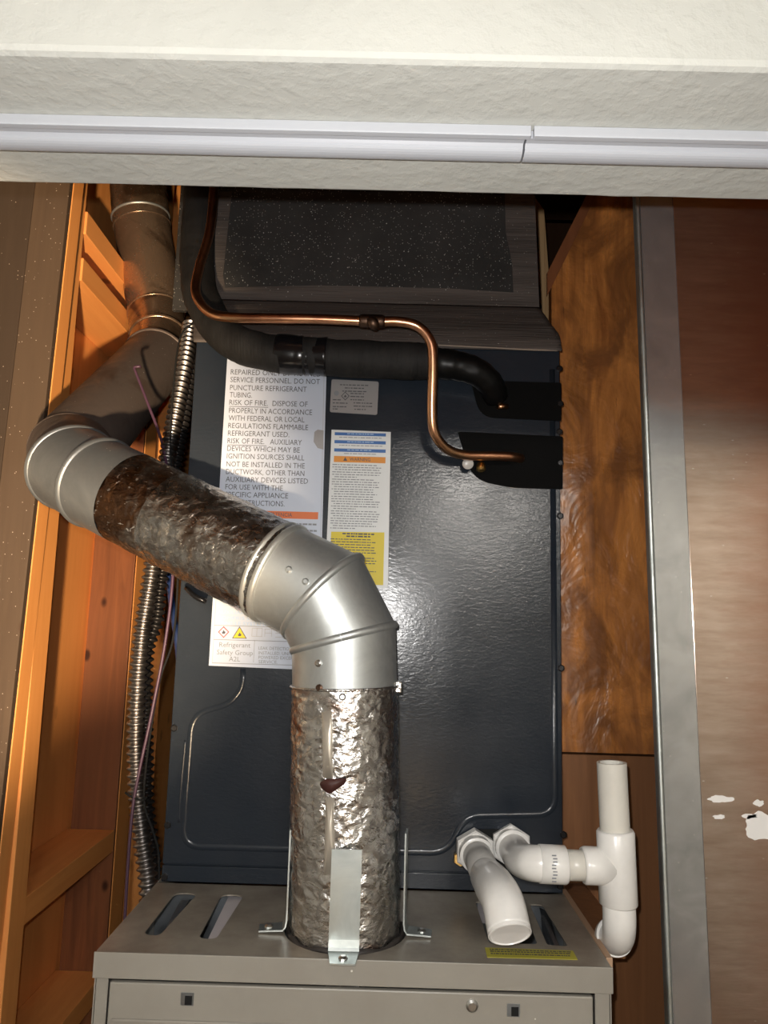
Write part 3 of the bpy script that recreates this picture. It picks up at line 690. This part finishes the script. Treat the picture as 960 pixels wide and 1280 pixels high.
# sloped, hand-taped transition
def transition():
    nx, nz = 60, 22; vs = []
    for j in range(nz+1):
        t = j/nz
        zb = ZC-.003+(zl+.004-ZC)*t
        e = 1-(1-t)**2.2
        y = YC-.004+(YP-.002-YC+.002)*(t**1.3)
        xl = CX0-.002+(PX0-CX0)*e; xr = CX1+.0015+(PX1+.002-CX1)*min(1, (max(0, t-.35)/.65)**.7)
        for i in range(nx+1):
            s = i/nx; x = xl+(xr-xl)*s
            n_ = noise.noise(Vector((x*7, 1, zb*70)))*.0022+noise.noise(Vector((x*22, 5, zb*150)))*.0009
            vs.append((x, y-abs(n_) - (.0016 if .42 < t < .5 else 0), zb))
    k = nx+1; fs = [(j*k+i, j*k+i+1, (j+1)*k+i+1, (j+1)*k+i) for j in range(nz) for i in range(nx)]
    o = mesh('taped_transition', vs, fs, 'tape', plen, True, 'wrinkled black tape over the sloped transition')
    md = o.modifiers.new('s', 'SOLIDIFY'); md.thickness = .002; md.offset = 1
transition()
def strip(ctrl, Y, m='tape', th=.0012, nm='tape_strip', label=None):
    return slab(nm, [xz(x, y, Y) for x, y in ctrl], Y-th, Y-.0001, m, plen, label)
strip([(268, 240), (290, 240), (279, 345), (284, 372), (270, 372)], YP, label='black tape along the plenum edge')
strip([(631, 240), (668, 240), (674, 386), (642, 372), (640, 330), (632, 290)], YP)
strip([(276, 360), (400, 357), (560, 361), (672, 368), (672, 388), (276, 384)], YP-.0012)
zf = at(240, 388, 1.16).z
box('side_flange', (at(221, 300, 1.16).x, 1.16, zf), (PX0-.001, 1.17, CC-.001), 'plenum', plen, .001)
sweep('sealant_line', smoothpath([at(x, y, YC-.0055) for x, y in ((470, 428), (540, 431), (600, 434), (660, 437), (697, 438))], .004), .0011, mat('dusty_sealant', (.30, .24, .19), .8), plen, 6, label='dusty pale edge of the tape')

# ------------------------------------------------------------------ vent pipe
R4 = .0518
vent = empty('vent_pipe', (FC.x, FC.y, ZT)); tag(vent, 'round metal vent pipe, foil wrapped, bending from the furnace deck up to the left', 'vent pipe')
VY = FC.y
path = [Vector((FC.x, VY, ZT-.03)), at(431, 856, VY), at(430, 797, VY), at(404, 744, VY+.002), at(350, 717, VY+.012),
        at(165, 624, .845), at(124, 604, .868), at(93, 586, .895), at(90, 566, .95), at(195, 449, 1.235), at(199, 427, 1.285), at(195, 392, 1.335), at(176, 272, 1.335), at(160, 60, 1.335)]
RAD = [R4]*9+[R4]*5
def miter_ring(i, r, seg):
    p = path[i]
    if i == 0: n = (path[1]-path[0]).normalized(); d = n
    elif i == len(path)-1: n = (path[i]-path[i-1]).normalized(); d = n
    else:
        d = (path[i]-path[i-1]).normalized(); d2 = (path[i+1]-path[i]).normalized(); n = (d+d2).normalized()
    return p, n, d
def section(i, name, m, r=R4, r2=None, seg=96, step=.004, crinkle=0, label=None, freq=1, t0=0, t1=1, parent=None):
    """one straight length between bend planes i and i+1"""
    r2 = r2 or r
    p0, n0, _ = miter_ring(i, r, seg); p1, n1, _ = miter_ring(i+1, r, seg)
    d = (path[i+1]-path[i]).normalized()
    u = Vector((0, -1, 0)); u = (u-d*u.dot(d)).normalized(); v = d.cross(u)
    A, B = [], []
    for k in range(seg):
        a = 2*PI*k/seg; o_ = u*math.cos(a)+v*math.sin(a)
        q = p0+o_*r; A.append(q - d*((q-p0).dot(n0)/d.dot(n0)))
        q = p0+o_*r2; B.append(q + d*((p1-q).dot(n1)/d.dot(n1)))
    L = (p1-p0).length*(t1-t0); nz = max(2, int(L/step)); vs = []
    for j in range(nz+1):
        t = t0+(t1-t0)*j/nz
        for k in range(seg):
            q = A[k].lerp(B[k], t)
            if crinkle:
                c = q-(p0+d*(q-p0).dot(d)); rn = c.normalized(); f = freq
                n_ = noise.noise(q*70*f)*.5+noise.noise(q*150*f+Vector((9, 2, 1)))*.55+abs(noise.noise(q*240*f))*.5
                q = q+rn*crinkle*n_
            vs.append(q)
    fs = [(j*seg+k, j*seg+(k+1) % seg, (j+1)*seg+(k+1) % seg, (j+1)*seg+k) for j in range(nz) for k in range(seg)]
    return mesh(name, vs, fs, m, parent or vent, True, label)
def ring(i, m, r=R4-.0012, w=.0042, off=0, name='crimp_bead', label=None):
    """raised bead that follows bend plane i"""
    p, n, d = miter_ring(i, r, 64); p = p+d*off; seg = 64
    if off: n = d if off < 0 else (path[i+1]-path[i]).normalized(); d = n; p = path[i]+n*off
    u = Vector((0, -1, 0)); u = (u-d*u.dot(d)).normalized(); v = d.cross(u); pts = []
    for k in range(seg+1):
        a = 2*PI*k/seg; q = p+(u*math.cos(a)+v*math.sin(a))*r; pts.append(q-d*((q-p).dot(n)/d.dot(n)))
    return sweep(name, pts, w, m, vent, 10, cap=False, label=label)
section(0, 'foil_wrapped_pipe', 'foil', R4+.0004, crinkle=.0017, step=.0025, seg=130, label='crumpled silver foil wrap on the upright length')
section(1, 'elbow_section', 'galv'); ring(2, 'galv')
section(2, 'elbow_section', 'galv', R4+.0002); ring(3, 'galv')
section(3, 'elbow_section', 'galv', R4); ring(4, 'galv'); ring(4, 'galv', off=.008, w=.0034)
section(4, 'foil_wrapped_pipe', 'foildark', R4+.0004, crinkle=.0018, step=.0025, seg=130, t0=.0, t1=.72, label='darkened crumpled foil on the sloping length')
section(4, 'foil_wrapped_pipe', 'foilrust', R4+.0001, crinkle=.0016, step=.0025, seg=130, t0=.72, t1=1, label='rust-brown patch of burnt foil')
section(5, 'elbow_section', 'galvdark', R4+.0008); ring(6, 'galvdark', w=.0048)
section(6, 'elbow_section', 'galvdark', R4+.0006); ring(7, 'galvdark')
section(7, 'elbow_section', 'fluedull', R4+.0006, crinkle=.0006); ring(8, 'fluedull', w=.0025)
section(8, 'bare_pipe', 'fluedull', R4, step=.01, label='dull brown bare length running back'); ring(9, 'fluedull')
section(9, 'elbow_section', 'fluetop', R4*.97, step=.008); ring(10, 'fluetop', r=R4*.97-.0012)
section(10, 'elbow_section', 'fluetop', R4*.96, step=.008); ring(11, 'fluetop', r=R4*.96-.0008, w=.003)
section(11, 'bare_pipe', 'fluetop', R4*.96, R4*1.0, step=.01, label='bare brown length rising behind the header')
ring(12, 'galv', r=R4-.0005, w=.0026, label='bright bead')
section(12, 'bare_pipe', 'fluetop', R4, R4, step=.01)
ring(12, 'fluetop', off=-.018, r=R4*.995, w=.0016)
# foil collar edge, screws and torn paper patch on the upright length
ring(1, 'foil', r=R4+.0012, w=.0014, off=-.001, name='foil_edge')
for (px, py, k) in ((398, 829, 'steel'), (399, 860, 'solder'), (428, 871, 'steel'), (361, 712, 'galv'), (382, 727, 'galv')):
    q = at(px, py, .70); dd = ray(px, py); 
    # place screw on the cylinder surface nearest the lens
    best = None
    for i in range(200):
        Yq = .66+.0006*i; q = at(px, py, Yq)
        j = 0 if py > 856 else (1 if py > 797 else 3)
        ax = (path[j+1]-path[j]).normalized(); c = q-path[j]; rad_ = (c-ax*c.dot(ax)).length
        if rad_ <= R4+.001: best = (q, (c-ax*c.dot(ax)).normalized()); break
    if best: lathe('screw', best[0]-best[1]*.001, best[1], [(0, .0035), (.0018, .0035), (.003, .002)], k, vent, 10)
cl = at(492, 857, VY); box('clamp_screw', (cl.x-.001, VY-.010, cl.z-.006), (cl.x+.008, VY+.004, cl.z+.005), 'foil', vent, .001)
def patch_on_pipe(name, ctrl, m, lift=.0026, label=None):
    vs = []; n = 14
    ps = rpoly([Vector((x, y)) for x, y in ctrl], 3, 3)
    for (x, y) in ps:
        for i in range(260):
            q = at(x, y, .66+.0006*i); c = q-path[0]; ax = (path[1]-path[0]).normalized(); k = c-ax*c.dot(ax)
            if k.length <= R4+lift: break
        vs.append(q)
    N = len(vs); ct = sum(vs, Vector())/N; rn = Vector((0, -1, 0)); ct += rn*.0016
    back = [v-rn*.0012 for v in vs]
    fs = [(i, (i+1) % N, N) for i in range(N)]+[(i, (i+1) % N, N+1+(i+1) % N, N+1+i) for i in range(N)]
    return mesh(name, vs+[ct]+back, fs, m, vent, True, label)
patch_on_pipe('torn_flap', [(399, 979), (407, 974), (434, 973), (431, 980), (412, 993), (402, 986)], mat('rust_hole', (.055, .018, .014), .5), .0028, 'torn dark red hole in the foil')
patch_on_pipe('pale_strip', [(402, 890), (415, 888), (416, 975), (404, 972)], 'bareseam', .0014, 'pale strip showing through the foil')
patch_on_pipe('pale_strip', [(407, 996), (417, 996), (418, 1040), (420, 1090), (405, 1095), (406, 1050)], 'bareseam', .0014, 'pale strip showing through the foil')

# galvanized straps, bent outwards at the foot
def strap(ang, w_, zt, label):
    d = Vector((math.cos(ang), math.sin(ang), 0)); s = Vector((-d.y, d.x, 0)); c = Vector((FC.x, VY, 0)); r_ = R4+.0035; th = .0014
    prof = [(r_, zt), (r_, ZT+.012), (r_+.001, ZT+.006), (r_+.004, ZT+.0022), (r_+.026, ZT+.0012)]
    out = [(a+ (th if i < 3 else .0), z+(0 if i < 3 else th)) for i, (a, z) in enumerate(prof)]
    vs = []
    for (a, z) in prof+out:
        for k in (-1, 1):
            ww = w_ if not (a > r_+.02) else w_*.8
            vs.append(c+d*a+s*(k*ww)+Vector((0, 0, z)))
    n = len(prof); fs = []
    for i in range(n-1):
        a, b = 2*i, 2*i+2; fs += [(a, a+1, b+1, b), (a+2*n, b+2*n, b+1+2*n, a+1+2*n), (a, b, b+2*n, a+2*n), (a+1, a+1+2*n, b+1+2*n, b+1)]
    fs += [(0, 2*n, 2*n+1, 1), (2*n-2, 2*n-1, 4*n-1, 4*n-2)]
    o = mesh('support_strap', vs, fs, 'strap', vent, label=label)
    q = c+d*(r_+.017)+Vector((0, 0, ZT+.0026)); lathe('screw', q, (0, 0, 1), [(0, .004), (.0015, .004), (.003, .0022)], 'steel', o, 10)
zt = at(430, 1060, VY-R4).z
strap(-PI/2+.02, .0135, zt, 'front galvanized strap, bent at the foot')
zt = at(362, 1032, VY).z
strap(PI+.12, .010, zt, 'left galvanized strap, bent at the foot'); strap(-.12, .010, zt, 'right galvanized strap, bent at the foot')
# torn sealant ring at the hole
sweep('sealant_ring', [Vector((FC.x+(R4+.0025+.001*math.sin(7*a))*math.cos(a), VY+(R4+.0025+.001*math.cos(5*a))*math.sin(a), ZT-.001+.0016*math.sin(9*a))) for a in [2*PI*i/70 for i in range(71)]], .0026, mat('sooty_sealant', (.03, .025, .022), .6), vent, 8, cap=False)

# ------------------------------------------------------------------ insulated line
ins = empty('insulated_line', tuple(at(480, 449, .84))); tag(ins, 'thick black insulated refrigerant line bending across the top of the coil cabinet', 'insulated pipe')
ctrl = [at(252, 200, .925), at(249, 270, .922), at(246, 330, .915), at(254, 378, .89), at(284, 421, .862), at(330, 440, .852), at(400, 446, .850), at(480, 450, .850), at(545, 453, .852)]
full = smoothpath(ctrl, .003)
def idisp(p, s, a): return noise.noise(Vector((s*220, math.sin(a)*1.2, 0)))*.0007+noise.noise(p*40)*.0012
sweep('foam_sleeve', full, lambda t, s: .0215, 'rubber', ins, 36, idisp)
tp = smoothpath([at(346, 441.5, .851), at(377, 444.5, .850), at(409, 446, .850)], .003)
sweep('tape_wrap', tp, lambda t, s: .0222+.0010*math.sin(t*PI*2.2)+(0.0012 if .48 < t < .55 else 0), 'etape', ins, 36, label='shiny black electrical tape wrap')
tail = smoothpath([at(540, 453, .853), at(570, 457, .855), at(596, 465, .858), at(613, 480, .868), at(620, 497, .884)], .003)
sweep('tape_wrap', tail, lambda t, s: .0185-.004*t+.0010*noise.noise(Vector((s*160, 0, 0))), 'etape2', ins, 30, lambda p, s, a: noise.noise(p*120)*.001, label='black tape over the thin end')
sweep('copper_end', [at(622, 508, .878), at(634, 508, .882)], .0035, 'copper', ins, 14, label='glimpse of bare copper')
ctrl = [at(300, 452, .846), at(315, 462, .84), at(330, 468, .842)]

# ------------------------------------------------------------------ copper line
cop = empty('copper_pipe', tuple(at(480, 402, .80))); tag(cop, 'slim bare copper refrigerant pipe bending over the black insulated line into the cabinet', 'copper pipe')
ctrl = [at(268, 200, .885), at(267, 240, .882), at(262, 290, .875), at(249, 335, .865), at(245, 366, .85), at(260, 389, .83), at(285, 396.5, .812), at(340, 398, .806), at(400, 399, .805), at(467, 402, .805), at(498, 402, .806), at(522, 408, .808), at(537, 425, .81), at(541, 450, .815), at(540, 520, .83), at(545, 545, .838), at(560, 562, .85), at(583, 569, .862), at(620, 570, .868), at(640, 571, .872), at(651, 573, .884)]
sweep('tube', smoothpath(ctrl, .003), .0057, 'copper', cop, 20)
sweep('coupling', [at(449, 401, .805), at(452, 401.2, .805), at(478, 402, .805), at(481, 402, .805)], lambda t, s: .0064 if t in (0, 1) else .0076, 'solder', cop, 20, label='sooty brazed coupling')
sweep('solder_blob', smoothpath([at(463, 398, .796), at(467, 405, .796), at(470, 409, .80)], .002), lambda t, s: .0045+.002*math.sin(PI*t), 'solder', cop, 12)
p = at(585, 578, .868); lathe('plastic_clip', p+Vector((0, .008, 0)), (0, -1, -.2), [(0, .006), (.004, .0065), (.008, .0065), (.009, .004)], 'pvcgrey', cop, 18, label='pale plastic plug under the pipe')
p = at(601, 580, .874); lathe('valve_cap', p, (0, -.5, -1), [(0, .0045), (.003, .0055), (.008, .0055), (.010, .003)], 'brass', cop, 14, label='small brass valve cap')

# ------------------------------------------------------------------ conduits and wires
def flex(name, ctrl, r, m, label, pitch=.0088, amp=.0021):
    pts = smoothpath(ctrl, pitch/8); T_, U_ = frames([Vector(p) for p in pts])
    def rd(t, s): return r-amp*.4+amp*math.sin(2*PI*s/pitch)
    o = sweep(name, pts, rd, m, None, 18); o.data.name = name; return tag(o, label, 'conduit')
flex('flexible_conduit', [at(238, 405, 1.05), at(232, 450, 1.02), at(219, 520, .99), at(208, 580, .97), at(198, 650, .955), at(189, 720, .95), at(178, 790, .95), at(172, 860, .95), at(170, 930, .955), at(172, 990, .955), at(178, 1050, .95), at(186, 1115, .945), at(188, 1250, .945)], .0105, 'conduit', 'ribbed silver flexible conduit hanging beside the left of the dark cabinet')
flex('flexible_conduit', [at(243, 400, 1.09), at(239, 460, 1.06), at(228, 530, 1.03), at(216, 600, 1.01), at(207, 680, .995), at(200, 735, .99), at(196, 775, .985), at(184, 815, .985), at(182, 880, .985), at(183, 950, .99), at(184, 1010, .99), at(190, 1060, .985), at(193, 1110, .98), at(193, 1250, .98)], .0085, 'darkconduit', 'darker thin flexible conduit half hidden behind the silver one')
def wire(name, ctrl, r, m, label, cat='wire'):
    o = sweep(name, smoothpath(ctrl, .006), r, m, None, 8); return tag(o, label, cat)
wire('low_voltage_wire', [at(176, 458, .985), at(168, 459, .985), at(170, 466, .985), at(185, 505, .98), at(200, 545, .975), at(209, 585, .955), at(216, 640, .935), at(216, 720, .925), at(207, 800, .925), at(190, 890, .925), at(175, 960, .925), at(166, 1010, .925), at(160, 1080, .925), at(156, 1150, .925), at(150, 1250, .925)], .0019, 'purple', 'thin purple wire with a hooked end above, running down along the conduit')
wire('low_voltage_wire', [at(241, 404, 1.03), at(226, 420, 1.02), at(218, 470, .985), at(213, 560, .96), at(222, 660, .935), at(222, 730, .93), at(216, 800, .93), at(200, 850, .93), at(186, 930, .93), at(180, 1000, .93), at(190, 1035, .925), at(198, 1065, .93), at(199, 1120, .93), at(199, 1250, .93)], .0013, 'black', 'thin black wire winding round the conduit to the furnace')
wire('data_cable', [at(206, 690, 1.06), at(211, 725, 1.05), at(216, 765, 1.04), at(223, 815, 1.03), at(228, 900, 1.03), at(228, 1000, 1.03)], .0045, 'bluew', 'dark blue cable in the gap left of the cabinet', 'cable')
wire('cable_tie', [at(157, 991, .935), at(166, 997, .925), at(178, 1000, .925), at(184, 996, .935)], .0014, 'black', 'black cable tie cinched round the lower conduit', 'cable tie')
wire('cable_sleeve', [at(258, 752, .868), at(248, 748, .866), at(240, 742, .868), at(233, 735, .874)], .0030, 'etape', 'short loop of black cable below the sloping vent pipe', 'cable')

# ------------------------------------------------------------------ white drain pipes
def hexnut(name, o, ax, r, L, m, parent, label=None):
    return lathe(name, o, ax, [(0, r*.92), (L*.12, r), (L*.88, r), (L, r*.92)], m, parent, 6, label, False)
d1 = empty('drain_stub', tuple(at(630, 1130, .78))); tag(d1, 'short white drain stub pointing forward and down over the furnace deck', 'drain pipe')
pA = at(592, 1060, .883); pB = at(609, 1096, .80); pC = at(618, 1108, .748); pD = at(629, 1129, .706); pE = at(637, 1166, .685)
ax1 = (pB-pA).normalized()
hexnut('hex_nut', pA, ax1, .0225, .014, 'pvc', d1); lathe('collar', pA+ax1*.014, ax1, [(0, .0185), (.010, .0185), (.011, .0165)], 'pvc', d1)
sweep('pipe', [pA+ax1*.01, pA.lerp(pB, .5), pB], .0155, 'pvcgrey', d1, 28, label='greyish length of pipe')
el = smoothpath([pB-ax1*.004, pC, pD, pE], .003)
sweep('elbow', el, lambda t, s: .0162 if t < .05 else (.0168+.0017*min(1, t*2.2)), 'pvc', d1, 32)
axE = (el[-1]-el[-4]).normalized()
lathe('end_cap', pE-axE*.001, axE, [(0, .0185), (.0025, .0185), (.0030, .0174), (.0012, .0166), (.0010, .004)], 'pvc', d1, 32)
hexnut('threaded_plug', at(575, 1072, .882), (0, -1, 0), .008, .006, 'brass', d1)

d2 = empty('drain_tee', tuple(at(770, 1080, .75))); tag(d2, 'white plastic drain tee with an open upright pipe in front of the plywood side panel', 'drain pipe')
YT = .748
pA = at(638, 1056, .883); pM = at(650, 1071, .80)
ax2 = (pM-pA).normalized()
hexnut('hex_nut', pA, ax2, .0225, .014, 'pvc', d2); lathe('collar', pA+ax2*.014, ax2, [(0, .0185), (.014, .0185), (.015, .0165)], 'pvc', d2)
c0 = at(708, 1080, YT); cx = lambda px, py: at(px, py, YT)
el = smoothpath([pA+ax2*.016, at(645, 1066, .84), at(652, 1075, .785), at(668, 1079, YT+.003), cx(684, 1079.5)], .003)
sweep('elbow', el, .0160, 'pvc', d2, 32)
sweep('socket', [cx(674, 1079.5), cx(706, 1081), cx(708, 1081)], lambda t, s: .0170 if t < .99 else .0158, 'pvc', d2, 32)
sweep('pipe', [cx(704, 1081), cx(737, 1082)], .0134, 'pvcpipe', d2, 28, label='short translucent horizontal pipe')
# printed code on the elbow socket
PX = cx(685, 1095)
vq = []
for i in range(9):
    a0 = PX+Vector((.001*random.choice((0, 1)), 0, i*.0028)); 
    vq.append((a0.x, a0.z))
mesh('printed_code', [v for (x, z) in vq for v in ((x, YT-.0173, z), (x+.004, YT-.0173, z), (x+.004, YT-.0173, z+.0012), (x, YT-.0173, z+.0012))], [(4*i, 4*i+1, 4*i+2, 4*i+3) for i in range(9)], 'inkgrey', d2, fix=False)
sweep('tee_branch', [cx(728, 1081.5), cx(731, 1081.5), cx(765, 1083)], lambda t, s: .0155 if t < .01 else .0167, 'pvc', d2, 30)
sweep('tee_body', [cx(769, 1037), cx(769.2, 1040), cx(773, 1129), cx(773, 1131)], lambda t, s: .0160 if t in (0, 1) else .0174, 'pvc', d2, 34)
def open_pipe(name, p0, p1, r, m, parent, label=None):
    ax = (p1-p0); L = ax.length
    return lathe(name, p0, ax, [(0, r), (L, r), (L+.0002, r-.0006), (L, r-.0028), (L-.03, r-.0028)], m, parent, 30, label)
open_pipe('upright_pipe', cx(769, 1044), cx(764.5, 953), .0138, 'pvcpipe', d2, 'open-topped upright pipe')
sweep('lower_elbow', smoothpath([cx(773, 1124), cx(774, 1140), at(774, 1156, .750), at(772, 1170, .762), at(764, 1174, .785)], .003), .0150, 'pvc', d2, 32)
lathe('elbow_rim', at(768, 1171, .774), (at(760, 1174, .80)-at(772, 1170, .765)), [(-.002, .0172), (.006, .0172), (.007, .0155)], 'pvc', d2, 32)
